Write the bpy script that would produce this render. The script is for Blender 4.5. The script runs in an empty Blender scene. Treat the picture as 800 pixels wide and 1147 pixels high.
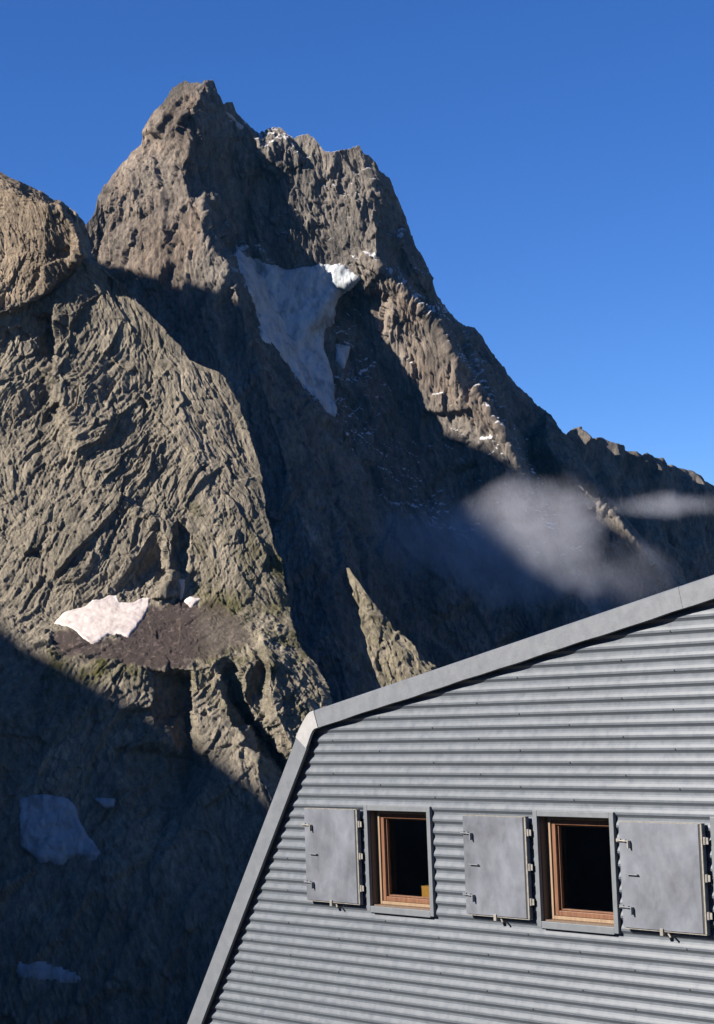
import bpy, math, random
import numpy as np
from mathutils import Matrix, Vector
from mathutils.geometry import delaunay_2d_cdt

# ------------------------------------------------------------------ camera, sky, sun, exposure
SC = bpy.context.scene
F, CX, CY = 2173.0, 400.0, 573.5                 # focal length and centre, in photo pixels (800 x 1147)
TH, RO = math.atan(212 / F), math.radians(2.1)   # pitch up, roll
fw = np.array([0, math.cos(TH), math.sin(TH)])
r0 = np.array([1.0, 0, 0]); u0 = np.array([0, -math.sin(TH), math.cos(TH)])
rt = r0 * math.cos(RO) - u0 * math.sin(RO)
up = u0 * math.cos(RO) + r0 * math.sin(RO)

def P(x, y, D):
    x = np.asarray(x, float); y = np.asarray(y, float); D = np.asarray(D, float)
    return (fw + ((x - CX) / F)[..., None] * rt - ((y - CY) / F)[..., None] * up) * D[..., None]

cam_d = bpy.data.cameras.new('camera'); cam = bpy.data.objects.new('camera', cam_d)
SC.collection.objects.link(cam); SC.camera = cam
cam_d.sensor_fit = 'VERTICAL'; cam_d.sensor_height = 36.0; cam_d.lens = 36.0 * F / 1147.0
cam_d.clip_start = 0.5; cam_d.clip_end = 80000
cam.matrix_world = Matrix(((rt[0], up[0], -fw[0], 0), (rt[1], up[1], -fw[1], 0), (rt[2], up[2], -fw[2], 0), (0, 0, 0, 1)))

SUN = np.array([-0.80, -0.30, 0.50]); SUN /= np.linalg.norm(SUN)
sun_el = math.asin(SUN[2]); sun_az = math.atan2(SUN[0], SUN[1])
w = bpy.data.worlds.new('World'); SC.world = w; w.use_nodes = True
nt = w.node_tree; bg = nt.nodes['Background']
sky = nt.nodes.new('ShaderNodeTexSky'); sky.sky_type = 'NISHITA'; sky.sun_disc = False
sky.sun_elevation = sun_el; sky.sun_rotation = sun_az
sky.altitude = 3200; sky.air_density = 1.0; sky.dust_density = 0.15; sky.ozone_density = 4.0
hs = nt.nodes.new('ShaderNodeHueSaturation'); hs.inputs['Saturation'].default_value = 1.22; hs.inputs['Hue'].default_value = 0.513
nt.links.new(sky.outputs[0], hs.inputs['Color']); nt.links.new(hs.outputs[0], bg.inputs[0]); bg.inputs[1].default_value = 0.052
sl = bpy.data.lights.new('sun', 'SUN'); sl.energy = 5.0; sl.angle = math.radians(0.53); sl.color = (1.0, 0.90, 0.78)
so = bpy.data.objects.new('sun', sl); SC.collection.objects.link(so)
so.rotation_euler = Vector(SUN).to_track_quat('Z', 'Y').to_euler()
SC.view_settings.view_transform = 'Standard'; SC.view_settings.look = 'None'
SC.view_settings.exposure = 1.62; SC.view_settings.gamma = 1.0
SC.render.engine = 'CYCLES'
SC.cycles.diffuse_bounces = 1
SC.cycles.volume_step_rate = 2.0; SC.cycles.volume_max_steps = 256

# ------------------------------------------------------------------ vectorised noise
def _h(ix, iy, iz, s):
    h = (ix.astype(np.uint32) * np.uint32(374761393) + iy.astype(np.uint32) * np.uint32(668265263)
         + iz.astype(np.uint32) * np.uint32(2147483647) + np.uint32(s) * np.uint32(1274126177))
    h ^= h >> np.uint32(13); h *= np.uint32(1274126177); h ^= h >> np.uint32(16)
    h *= np.uint32(2246822519); h ^= h >> np.uint32(15)
    return h
def _r(h, k=0):
    if k:
        h = h * np.uint32(2654435761 + 2 * k) ; h ^= h >> np.uint32(14); h *= np.uint32(3266489917); h ^= h >> np.uint32(16)
    return (h & np.uint32(0xffffff)).astype(np.float32) / np.float32(16777215.0)
def vnoise(p, seed):                              # smooth value noise, -1..1
    out = np.zeros(p.shape[0], np.float32); fl = np.floor(p); f = (p - fl).astype(np.float32)
    i = fl.astype(np.int64); f = f * f * f * (f * (f * 6 - 15) + 10)
    for a in (0, 1):
        for b in (0, 1):
            for c in (0, 1):
                wt = (f[:, 0] if a else 1 - f[:, 0]) * (f[:, 1] if b else 1 - f[:, 1]) * (f[:, 2] if c else 1 - f[:, 2])
                out += wt * _r(_h(i[:, 0] + a, i[:, 1] + b, i[:, 2] + c, seed))
    return out * 2 - 1
def fbm(p, seed, octs=4, gain=0.5):
    o = np.zeros(p.shape[0], np.float32); a = 1.0
    for k in range(octs):
        o += a * vnoise(p * (2.03 ** k) + 17.3 * k, seed + k); a *= gain
    return o
def ridged(p, seed, octs=4, gain=0.5):
    o = np.zeros(p.shape[0], np.float32); a = 1.0
    for k in range(octs):
        o += a * (1 - 2 * np.abs(vnoise(p * (2.11 ** k) + 9.7 * k, seed + k))); a *= gain
    return o
def crack(p, seed, w=9.0):                        # narrow clefts along the zero lines of a noise
    a = vnoise(p, seed) + .5 * vnoise(p * 2.1 + 3.3, seed + 1)
    return -np.exp(-np.abs(a) * w)
def saw(v):                                       # asymmetric ledges
    f = v - np.floor(v); return (np.where(f < .78, f / .78, (1 - f) / .22) - .5).astype(np.float32)
def facets(p, seed, sharp=16.0, tilt=1.0):       # blended random planes: broken rock faces
    out = np.zeros(p.shape[0], np.float32)
    for s in range(0, p.shape[0], 60000):
        q = p[s:s + 60000]; fl = np.floor(q); f = (q - fl).astype(np.float32); i = fl.astype(np.int64)
        D2, VV = [], []
        for a in (-1, 0, 1):
            for b in (-1, 0, 1):
                for c in (-1, 0, 1):
                    h = _h(i[:, 0] + a, i[:, 1] + b, i[:, 2] + c, seed)
                    dx = f[:, 0] - a - _r(h, 1); dy = f[:, 1] - b - _r(h, 2); dz = f[:, 2] - c - _r(h, 3)
                    D2.append(dx * dx + dy * dy + dz * dz)
                    VV.append(((_r(h, 4) - .5) * dx + (_r(h, 5) - .5) * dy + (_r(h, 6) - .5) * dz) * 2 * tilt + (_r(h, 7) - .5) * .6)
        D2 = np.array(D2); W = np.exp(-sharp * (D2 - D2.min(0))); out[s:s + 60000] = (W * np.array(VV)).sum(0) / W.sum(0)
    return out

# ------------------------------------------------------------------ helpers
COL = SC.collection
def setp(o, label=None, cat=None, group=None, kind=None):
    if label: o['label'] = label
    if cat: o['category'] = cat
    if group: o['group'] = group
    if kind: o['kind'] = kind
    return o
def mesh_obj(name, verts, faces, mat, parent=None, smooth=False):
    me = bpy.data.meshes.new(name)
    verts = np.asarray(verts, np.float32)
    if isinstance(faces, np.ndarray):
        n = faces.shape[0]; k = faces.shape[1]
        me.vertices.add(len(verts)); me.vertices.foreach_set('co', verts.ravel())
        me.loops.add(n * k); me.loops.foreach_set('vertex_index', faces.astype(np.int32).ravel())
        me.polygons.add(n); me.polygons.foreach_set('loop_start', np.arange(0, n * k, k, dtype=np.int32))
        me.update(calc_edges=True); me.validate()
    else:
        me.from_pydata([tuple(map(float, v)) for v in verts], [], faces)
    me.materials.append(mat)
    if smooth: me.polygons.foreach_set('use_smooth', np.ones(len(me.polygons), bool))
    me.update()
    o = bpy.data.objects.new(name, me); COL.objects.link(o)
    if parent: o.parent = parent
    return o
def grid_faces(nr, nc, keep=None):
    idx = np.arange(nr * nc).reshape(nr, nc)
    f = np.stack([idx[:-1, :-1], idx[1:, :-1], idx[1:, 1:], idx[:-1, 1:]], -1)
    if keep is not None:
        k = keep[:-1, :-1] & keep[1:, :-1] & keep[1:, 1:] & keep[:-1, 1:]; f = f[k]
    return f.reshape(-1, 4)
def blur(a, k):
    if k < 1: return a
    for ax in (0, 1):
        pad = [(0, 0)] * a.ndim; pad[ax] = (k + 1, k)
        c = np.cumsum(np.pad(a, pad, mode='edge'), axis=ax)
        n = a.shape[ax]
        sl1 = [slice(None)] * a.ndim; sl2 = [slice(None)] * a.ndim
        sl1[ax] = slice(2 * k + 1, 2 * k + 1 + n); sl2[ax] = slice(0, n)
        a = (c[tuple(sl1)] - c[tuple(sl2)]) / (2 * k + 1)
    return a
def inpoly(X, Y, poly):
    ins = np.zeros(X.shape, bool); n = len(poly)
    for i in range(n):
        x1, y1 = poly[i]; x2, y2 = poly[(i + 1) % n]
        if y1 == y2: continue
        c = ((y1 > Y) != (y2 > Y)) & (X < (x2 - x1) * (Y - y1) / (y2 - y1) + x1)
        ins ^= c
    return ins
def field(X, Y, lines):                           # piecewise-planar field from feature lines [(x, y, value), ...]
    co, val, ed, seen = [], [], [], {}
    for L in lines:
        prev = None
        for (x, y, v) in L:
            k = (round(x, 1), round(y, 1))
            if k not in seen: seen[k] = len(co); co.append(Vector((x, y))); val.append(v)
            if prev is not None and prev != seen[k]: ed.append((prev, seen[k]))
            prev = seen[k]
    V, E_, Fc, ov, oe, of = delaunay_2d_cdt(co, ed, [], 0, 1e-4)
    vv = []
    for i, o in enumerate(ov):
        if len(o): vv.append(val[o[0]])
        else:
            d = sorted(((V[i] - c).length, j) for j, c in enumerate(co))[:2]
            vv.append((val[d[0][1]] * d[1][0] + val[d[1][1]] * d[0][0]) / (d[0][0] + d[1][0]))
    out = np.full(X.shape, np.nan)
    for f in Fc:
        (x1, y1), (x2, y2), (x3, y3) = [tuple(V[i]) for i in f]
        det = (y2 - y3) * (x1 - x3) + (x3 - x2) * (y1 - y3)
        if abs(det) < 1e-9: continue
        m = (X >= min(x1, x2, x3) - .01) & (X <= max(x1, x2, x3) + .01) & (Y >= min(y1, y2, y3) - .01) & (Y <= max(y1, y2, y3) + .01)
        xs, ys = X[m], Y[m]
        a = ((y2 - y3) * (xs - x3) + (x3 - x2) * (ys - y3)) / det
        b = ((y3 - y1) * (xs - x3) + (x1 - x3) * (ys - y3)) / det
        c = 1 - a - b; ok = (a > -1e-3) & (b > -1e-3) & (c > -1e-3)
        t = out[m]; t[ok] = (a * vv[f[0]] + b * vv[f[1]] + c * vv[f[2]])[ok]; out[m] = t
    for _ in range(60):                           # fill what lies outside the hull from the neighbours
        nanm = np.isnan(out)
        if not nanm.any(): break
        for ax, s in ((0, 1), (0, -1), (1, 1), (1, -1)):
            sh = np.roll(out, s, ax); nanm = np.isnan(out); out[nanm] = sh[nanm]
    return out
def normals(G):
    du = np.gradient(G, axis=1); dv = np.gradient(G, axis=0)
    n = np.cross(dv, du); n /= np.linalg.norm(n, axis=-1, keepdims=True) + 1e-9
    return n                                      # towards the camera side
def attr(o, name, a):
    at = o.data.attributes.new(name, 'FLOAT', 'POINT'); at.data.foreach_set('value', np.asarray(a, np.float32).ravel())

# ------------------------------------------------------------------ materials
def mat_new(name):
    m = bpy.data.materials.new(name); m.use_nodes = True
    return m, m.node_tree, m.node_tree.nodes['Principled BSDF']
def dim(c, k=.70): return tuple(x * k for x in c)
def ramp(nt, fac, stops):
    r = nt.nodes.new('ShaderNodeValToRGB'); e = r.color_ramp.elements
    while len(e) < len(stops): e.new(0.5)
    for el, (p, c) in zip(e, stops): el.position = p; el.color = (*c, 1)
    nt.links.new(fac, r.inputs[0]); return r.outputs[0]
def noise(nt, vec, scale, detail=5, rough=.55, dist=0.0):
    n = nt.nodes.new('ShaderNodeTexNoise'); n.inputs['Scale'].default_value = scale
    n.inputs['Detail'].default_value = detail; n.inputs['Roughness'].default_value = rough
    n.inputs['Distortion'].default_value = dist; nt.links.new(vec, n.inputs['Vector']); return n.outputs['Fac']
def mixc(nt, fac, a, b, mode='MIX'):
    m = nt.nodes.new('ShaderNodeMix'); m.data_type = 'RGBA'; m.blend_type = mode
    for s, v in ((0, fac), (6, a), (7, b)):
        if hasattr(v, 'links'): nt.links.new(v, m.inputs[s])
        else: m.inputs[s].default_value = v if s == 0 else (*v, 1)
    return m.outputs[2]
def mth(nt, op, a, b=None, clamp=False):
    m = nt.nodes.new('ShaderNodeMath'); m.operation = op; m.use_clamp = clamp
    for i, v in enumerate((a, b)):
        if v is None: continue
        if hasattr(v, 'links'): nt.links.new(v, m.inputs[i])
        else: m.inputs[i].default_value = v
    return m.outputs[0]
def attn(nt, name):
    a = nt.nodes.new('ShaderNodeAttribute'); a.attribute_name = name; return a.outputs['Fac']
def rock_material(name, pal, scale, brown, scree=(.056, .045, .041), grass=(.062, .060, .020), pale=(.24, .21, .16), snowdust=0.0, bump=3.0):
    pal = [dim(c) for c in pal]; scree = dim(scree); grass = dim(grass)
    m, nt, b = mat_new(name)
    geo = nt.nodes.new('ShaderNodeNewGeometry'); pos = geo.outputs['Position']
    mp = nt.nodes.new('ShaderNodeMapping'); mp.inputs['Scale'].default_value = (1, 1, .45); mp.inputs['Rotation'].default_value = (0, .45, 0)
    nt.links.new(pos, mp.inputs[0]); v = mp.outputs[0]
    n1 = noise(nt, v, .012 * scale, 6, .62, .6)
    c = ramp(nt, n1, [(.30, pal[0]), (.45, pal[1]), (.58, pal[2]), (.72, pal[3])])
    n2 = noise(nt, v, .13 * scale, 8, .78)
    dark = ramp(nt, n2, [(.30, (.38, .38, .40)), (.47, (.92, .92, .92)), (.66, (1.6, 1.57, 1.5))])
    c = mixc(nt, 1.0, c, dark, 'MULTIPLY')
    n3 = noise(nt, pos, .006 * scale, 4, .6, .3)
    c = mixc(nt, mth(nt, 'MULTIPLY', attn(nt, 'brown'), .85, True), c, mixc(nt, 1.0, c, brown, 'MULTIPLY'))
    # thin green on the gentler ground
    sep = nt.nodes.new('ShaderNodeSeparateXYZ'); nt.links.new(geo.outputs['Normal'], sep.inputs[0])
    upz = sep.outputs['Z']
    ng = noise(nt, pos, .035 * scale, 6, .7)
    gf = mth(nt, 'MULTIPLY', attn(nt, 'grass'), mth(nt, 'MULTIPLY', mth(nt, 'SUBTRACT', ng, .38), 5.0, True), True)
    c = mixc(nt, gf, c, mixc(nt, n2, (grass[0] * .6, grass[1] * .6, grass[2] * .6), (grass[0] * 1.5, grass[1] * 1.5, grass[2] * 1.4)))
    vo = nt.nodes.new('ShaderNodeTexVoronoi'); vo.inputs['Scale'].default_value = .22 * scale; nt.links.new(pos, vo.inputs['Vector'])
    st = ramp(nt, vo.outputs['Color'], [(.72, (1, 1, 1)), (.86, (1.9, 1.9, 1.95))])
    sc = mixc(nt, 1.0, mixc(nt, n2, (scree[0] * .75, scree[1] * .75, scree[2] * .78), (scree[0] * 1.25, scree[1] * 1.22, scree[2] * 1.2)), st, 'MULTIPLY')
    c = mixc(nt, attn(nt, 'scree'), c, sc)
    if snowdust > 0:
        nd = noise(nt, pos, .03, 5, .7)
        sf = mth(nt, 'MULTIPLY', mth(nt, 'SUBTRACT', mth(nt, 'ADD', upz, mth(nt, 'MULTIPLY', nd, .9)), 1.08), 6.0, True)
        sf = mth(nt, 'MULTIPLY', sf, attn(nt, 'dust'), True)
        c = mixc(nt, sf, c, (.45, .46, .49))
    nt.links.new(c, b.inputs['Base Color']); b.inputs['Roughness'].default_value = .93
    b.inputs['Specular IOR Level'].default_value = .12
    nb = noise(nt, v, .30 * scale, 8, .8)
    bp = nt.nodes.new('ShaderNodeBump'); bp.inputs['Strength'].default_value = .8; bp.inputs['Distance'].default_value = bump / scale
    nt.links.new(nb, bp.inputs['Height']); nt.links.new(bp.outputs[0], b.inputs['Normal'])
    return m
M_far = rock_material('peak_rock', [(.070, .066, .063), (.122, .113, .104), (.170, .154, .138), (.228, .206, .182)], 1.0, (1.22, 1.0, .84), snowdust=1.0, bump=3.5)
M_near = rock_material('buttress_rock', [(.112, .103, .085), (.168, .152, .125), (.215, .193, .157), (.28, .248, .20)], 1.6, (1.13, 1.01, .93), bump=3.0)

def snow_material(name, c1, c2, scale):
    c1 = dim(c1); c2 = dim(c2); m, nt, b = mat_new(name)
    geo = nt.nodes.new('ShaderNodeNewGeometry')
    mp = nt.nodes.new('ShaderNodeMapping'); mp.inputs['Scale'].default_value = (1, 1, .3); nt.links.new(geo.outputs['Position'], mp.inputs[0])
    n = noise(nt, mp.outputs[0], scale, 7, .7, .4)
    nt.links.new(ramp(nt, n, [(.3, c1), (.52, c2), (.75, [min(.75, c * 1.25) for c in c2])]), b.inputs['Base Color'])
    b.inputs['Roughness'].default_value = .75
    bp = nt.nodes.new('ShaderNodeBump'); bp.inputs['Strength'].default_value = .5; bp.inputs['Distance'].default_value = 1.0
    nt.links.new(n, bp.inputs['Height']); nt.links.new(bp.outputs[0], b.inputs['Normal'])
    return m
M_snow = snow_material('old_snow', (.34, .295, .285), (.47, .42, .415), .12)
M_snow_shade = snow_material('shaded_snow', (.12, .125, .13), (.30, .31, .33), .10)  # snow darkened in colour for the patches that lie in shadow
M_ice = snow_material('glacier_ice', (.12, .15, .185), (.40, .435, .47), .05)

def sheet(name, A, mat, attrs, left=None, right=None, bottom=None, seed=900):
    # carries a mountain's surface on past what the photograph shows: flanks and foot down into the valley
    def grow(A, attrs, vec, n, axis, front):
        E = np.take(A, 0 if front else -1, axis); k = np.arange(1, n + 1)
        S = np.expand_dims(E, axis) + np.moveaxis(np.broadcast_to(k[:, None, None] * np.array(vec, float), (n, 1, 3)), 0, axis)
        q = S.reshape(-1, 3); d = ((facets(q / 70, seed, 80) * 26 + facets(q / 24, seed + 1, 80) * 9).reshape(S.shape[:2]))
        kk = np.clip(k / 6.0, 0, 1); kk = kk[:, None] if axis == 0 else kk[None]
        S = S + (d * kk)[..., None] * np.array([vec[0] and math.copysign(.5, vec[0]), -.8, .2])
        if front: S = np.flip(S, axis)
        pad = [(0, 0), (0, 0)]; pad[axis] = (n, 0) if front else (0, n)
        at = {a: np.pad(v, pad, mode='edge') for a, v in attrs.items()}
        return np.concatenate([S, A] if front else [A, S], axis), at
    if left: A, attrs = grow(A, attrs, left[:3], left[3], 1, True)
    if right: A, attrs = grow(A, attrs, right[:3], right[3], 1, False)
    if bottom: A, attrs = grow(A, attrs, bottom[:3], bottom[3], 0, False)
    o = mesh_obj(name, A.reshape(-1, 3), grid_faces(*A.shape[:2]), mat); setp(o, kind='structure')
    for a, v in attrs.items(): attr(o, a, v)
    return o
def jag(v, seed, a):
    p = np.stack([v / 14.0, v * 0 + seed, v * 0], 1)
    return (fbm(p, seed, 4, .7) * a - np.abs(fbm(p * 3.1, seed + 9, 3, .7)) * a * .5)
# ------------------------------------------------------------------ main peak
SKY = [(-60, 330), (0, 305), (40, 290), (85, 262), (94, 252), (101, 246), (104, 243), (107, 238), (110, 222), (120, 205), (130, 190), (145, 175), (158, 160), (160, 148), (170, 131), (178, 120),
       (185, 113), (190, 104), (197, 98), (203, 95), (207, 93), (215, 95), (222, 92), (230, 90), (238, 92), (241, 97), (243, 104), (250, 117), (256, 115), (260, 115), (264, 124), (268, 130),
       (280, 141), (290, 150), (294, 146), (300, 147), (308, 143), (312, 142), (318, 145), (322, 149), (330, 155), (338, 152), (345, 151), (352, 156), (356, 160), (363, 169), (368, 171),
       (376, 170), (388, 166), (396, 166), (402, 163), (408, 169), (412, 170), (418, 175), (422, 182), (425, 189), (430, 194), (436, 200), (441, 208), (445, 216), (452, 233), (458, 254), (463, 270),
       (472, 288), (480, 310), (488, 330), (495, 341), (502, 350), (512, 362), (520, 366), (532, 369), (538, 377), (545, 390), (556, 405), (565, 413), (568, 421), (580, 434),
       (600, 451), (612, 462), (625, 477), (636, 490), (650, 512), (668, 538), (690, 565), (715, 598), (740, 625), (770, 655), (800, 690), (860, 750)]
YB = 1150
def massif():
    xs = np.arange(20, 861, 0.8); ys = np.interp(xs, [p[0] for p in SKY], [p[1] for p in SKY]); ys = ys + jag(xs, 7, 2.0)
    t1 = np.linspace(0, 1, 680) ** 1.25
    ynorm = t1
    X = np.repeat(xs[None, :], len(t1), 0); Y = ys[None, :] + (YB - ys[None, :]) * ynorm[:, None]
    sky_off = lambda x: float(np.interp(x, [-60, 20, 107, 160, 203, 232, 262, 290, 312, 345, 402, 418, 430, 441, 452, 472, 500, 530, 600, 636, 700, 860],
                                           [150, 90, 40, 10, -30, -45, -5, 40, 22, 8, -8, 5, 30, 56, 96, 165, 235, 300, 380, 385, 420, 480]))
    L = [[(x, y, sky_off(x)) for x, y in SKY]]
    L += [
      # arete A: from the summit down the left of the shaded bowl
      [(232, 90, -45), (222, 112, -62), (205, 133, -72), (212, 160, -66), (206, 190, -66), (202, 200, -64), (213, 216, -64), (225, 234, -66), (228, 260, -66), (239, 277, -68), (256, 295, -70), (266, 322, -72), (280, 380, -60), (310, 480, -60), (350, 620, -60), (400, 800, -60), (460, 1150, -60)],
      # couloir left of the upper right face, down through the bowl and the glacier
      [(262, 124, 0), (264, 150, 20), (262, 200, 70), (268, 240, 92), (275, 275, 102), (300, 330, 105), (330, 390, 108), (374, 466, 110), (430, 600, 130), (500, 800, 150), (560, 1150, 150)],
      # lit rib below the snowy notch
      [(270, 131, -2), (284, 150, -5), (300, 172, 0), (306, 184, 12)],
      # back of the bowl under the upper right face
      [(290, 150, 45), (312, 203, 42), (330, 247, 50), (356, 264, 66), (369, 290, 74), (385, 300, 60), (402, 312, 56)], [(368, 318, 92), (377, 323, 86), (402, 323, 72)],
      [(350, 178, 10), (352, 205, 18), (368, 250, 38), (388, 285, 50)],
      [(384, 185, 8), (388, 215, 8), (398, 262, 30)],
      # ridge B: right edge of the sunlit upper face and of the long lit strip
      [(409, 182, -10), (416, 200, -8), (421, 248, 5), (424, 300, 25), (452, 326, 40), (492, 366, 60), (505, 396, 66), (527, 427, 72), (544, 453, 76), (575, 508, 80), (620, 600, 110), (680, 720, 120), (760, 900, 140), (840, 1150, 150)],
      # outer left foot of the strip
      [(400, 345, 150), (420, 400, 160), (460, 480, 175), (520, 600, 180), (590, 760, 180), (660, 1150, 190)],
      # gully right of B
      [(430, 215, 22), (436, 262, 40), (450, 300, 82), (482, 335, 145), (520, 385, 205), (560, 440, 250), (590, 500, 260), (630, 600, 240), (700, 760, 240)],
      # small lit rib near the right skyline
      [(448, 264, 50), (463, 298, 68), (477, 326, 98)],
      # lower rib D with the small lit strip
      [(614, 498, 170), (634, 525, 146), (655, 552, 140), (688, 576, 138), (740, 640, 150), (800, 730, 160), (855, 840, 180)],
      [(603, 510, 215), (625, 545, 200), (660, 585, 190), (700, 640, 190)],
      # left flank: outer buttresses
      [(112, 300, 90), (118, 258, 62), (150, 262, 22), (185, 275, -10), (210, 290, -40)],
      [(150, 200, 0), (165, 240, 5), (180, 262, -14)],
      [(20, 500, 200), (60, 700, 220), (20, 1150, 220)],
      [(120, 340, 70), (190, 500, 20), (250, 700, 0), (300, 1150, 0)],
    ]
    off = field(X, Y, L)
    ypoly = np.interp(xs, [p[0] for p in SKY], [p[1] for p in SKY]); so_r = np.array([sky_off(x) for x in xs])
    off = np.where(Y < ypoly[None] + .8, so_r[None], off)
    med = np.median(np.stack([np.roll(off, k, 1) for k in (-3, -2, -1, 0, 1, 2, 3)]), 0); off[:, 4:-4] = np.where(np.abs(off - med) > 6, med, off)[:, 4:-4]
    off = blur(off, 2)
    D = 3300 - 0.78 * (Y - 100) + off
    G = P(X, Y, D)
    nr = normals(blur(G, 3)); flat = G.reshape(-1, 3)
    # rock relief
    q = flat.copy(); q[:, 2] *= .42
    wx = fbm(flat / 160, 5, 3); wz = fbm(flat / 160 + 40, 8, 3)
    q[:, 0] += wx * 14 ; q[:, 2] += wz * 14; q[:, 0] += flat[:, 2] * .10
    d = (facets(q / 90, 11, 60) * 17 + facets(q / 36, 12, 500) * 8 + facets(q / 15, 13, 600) * 4.0 + facets(q / 6.5, 14, 600) * 2.7 + facets(q / 3.4, 15, 600) * 1.0
         + crack(q / 44, 23, 14) * 3
         + saw(q[:, 0] / 15 + 1.0 * fbm(q / 34, 27, 3)) * 1.8 * np.clip(.4 + 1.2 * fbm(q / 60, 28, 2), 0, 1) + saw(q[:, 0] / 7 + 1.0 * fbm(q / 16, 29, 3)) * .9)
    d = d.reshape(X.shape)
    glac = [(263, 270), (272, 288), (285, 290), (300, 296), (318, 304), (335, 299), (355, 297), (367, 296), (385, 298), (404, 312), (392, 324), (376, 340), (374, 362), (364, 366), (363, 388), (370, 402), (376, 440), (376, 470),
            (358, 455), (340, 432), (322, 408), (306, 388), (292, 378), (288, 350), (276, 325)]
    patch = [(377, 384), (394, 386), (390, 402), (386, 412), (378, 400)]
    high = [(252, 124), (266, 136), (274, 142), (270, 146), (258, 134)]
    low1 = [(640, 582), (655, 592), (672, 604), (668, 607), (650, 597)]
    low2 = [(722, 648), (748, 660), (790, 684), (790, 688), (748, 664)]
    gm = inpoly(X, Y, glac) | inpoly(X, Y, patch)
    amp = 1 - .90 * blur(gm.astype(float), 3)
    # quieter at the very skyline so that the outline holds, quiet deep down
    edge = np.clip((Y - Y[0:1]) / 22.0, 0, 1); amp *= .28 + .72 * edge
    amp *= np.interp(X, [20, 90, 130], [.5, .6, 1.0])
    G = G + nr * (d * amp)[..., None]
    # far side of the mountain
    back = []
    for k in range(1, 26):
        b = G[0] + np.array([0, 34.0 * k, -40.0 * k]); back.append(b)
    back = np.array(back[::-1]); bq = back.reshape(-1, 3)
    bd = (facets(bq / 90, 11) * 40 + fbm(bq / 30, 3) * 8).reshape(back.shape[:2])
    bw = np.linspace(1, .0, 25)[:, None]
    back[..., 2] += bd * bw; back[..., 1] += bd * bw
    A = np.concatenate([back, G], 0)
    z0 = np.zeros(back.shape[:2])
    brown = blur((inpoly(X, Y, [(395, 300), (440, 300), (520, 390), (590, 520), (480, 440), (400, 340)]) | inpoly(X, Y, [(105, 170), (225, 80), (225, 330), (100, 330)])).astype(float), 12) * .7
    brown *= np.clip(.6 + .6 * fbm(flat / 120, 77, 3).reshape(X.shape), 0, 1)
    dust = blur(inpoly(X, Y, [(240, 80), (480, 130), (520, 380), (660, 620), (560, 620), (430, 560), (330, 420), (262, 300), (250, 200)]).astype(float), 8)
    zz0 = np.zeros(A.shape[:2])
    sheet('mountain_peak', A, M_far, dict(brown=np.concatenate([z0, brown]), dust=np.concatenate([z0, dust]), scree=zz0, grass=zz0),
          left=(-14, 12, -15, 40), right=(16, 8, -14, 40), bottom=(0, -9, -20, 24))
    return X, Y, G, glac, patch, high, low1, low2
XM, YM, GM, glac, patch, high, low1, low2 = massif()

def drape(name, X, Y, G, poly, mat, thick, label, cat, k=2, rough=0.0, sm=2, group=None, cut=None):
    x0, x1 = min(p[0] for p in poly) - 8, max(p[0] for p in poly) + 8
    y0, y1 = min(p[1] for p in poly) - 8, max(p[1] for p in poly) + 8
    rows = np.where(((Y >= y0) & (Y <= y1) & (X >= x0) & (X <= x1)).any(1))[0]; cols = np.where((X[0] >= x0) & (X[0] <= x1))[0] if X[0].ptp() > 1 and np.allclose(X[0], X[-1]) else np.where(((Y >= y0) & (Y <= y1) & (X >= x0) & (X <= x1)).any(0))[0]
    r, c = slice(rows[0], rows[-1] + 1), slice(cols[0], cols[-1] + 1)
    x, y, g = X[r, c], Y[r, c], G[r, c]
    m = blur(inpoly(x, y, poly).astype(float), k)
    flat = g.reshape(-1, 3); m = blur(m, 1) + .24 * (fbm(flat / (thick * 9), 56, 4).reshape(x.shape)) * ((m > .02) & (m < .98))
    n = fbm(flat / (thick * 4), 55, 4).reshape(x.shape)
    gs = blur(g, sm); nn = normals(gs)
    prof = np.clip((m - .42) * 2.2, -1, 1) * thick + n * thick * (.22 + rough)
    V = gs + nn * prof[..., None]
    keep = (m > .18)
    if cut is not None: keep &= ~cut(x, y, n)
    f = grid_faces(*x.shape, keep=keep)
    used, inv = np.unique(f, return_inverse=True)
    o = mesh_obj(name, V.reshape(-1, 3)[used], inv.reshape(-1, 4), mat, smooth=True)
    setp(o, label, cat, group); return o
drape('hanging_glacier', XM, YM, GM, glac, M_ice, 4.0, 'grey-blue hanging glacier tapering to a point in the shaded bowl, its top right corner sunlit', 'glacier', k=2, rough=.5, sm=1)
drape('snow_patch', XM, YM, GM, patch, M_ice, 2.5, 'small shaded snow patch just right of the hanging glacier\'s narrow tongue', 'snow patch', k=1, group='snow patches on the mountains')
drape('snow_patch', XM, YM, GM, high, M_snow, 2.5, 'small snow patch in the notch high up just right of the summit', 'snow patch', k=1, group='snow patches on the mountains')

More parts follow.
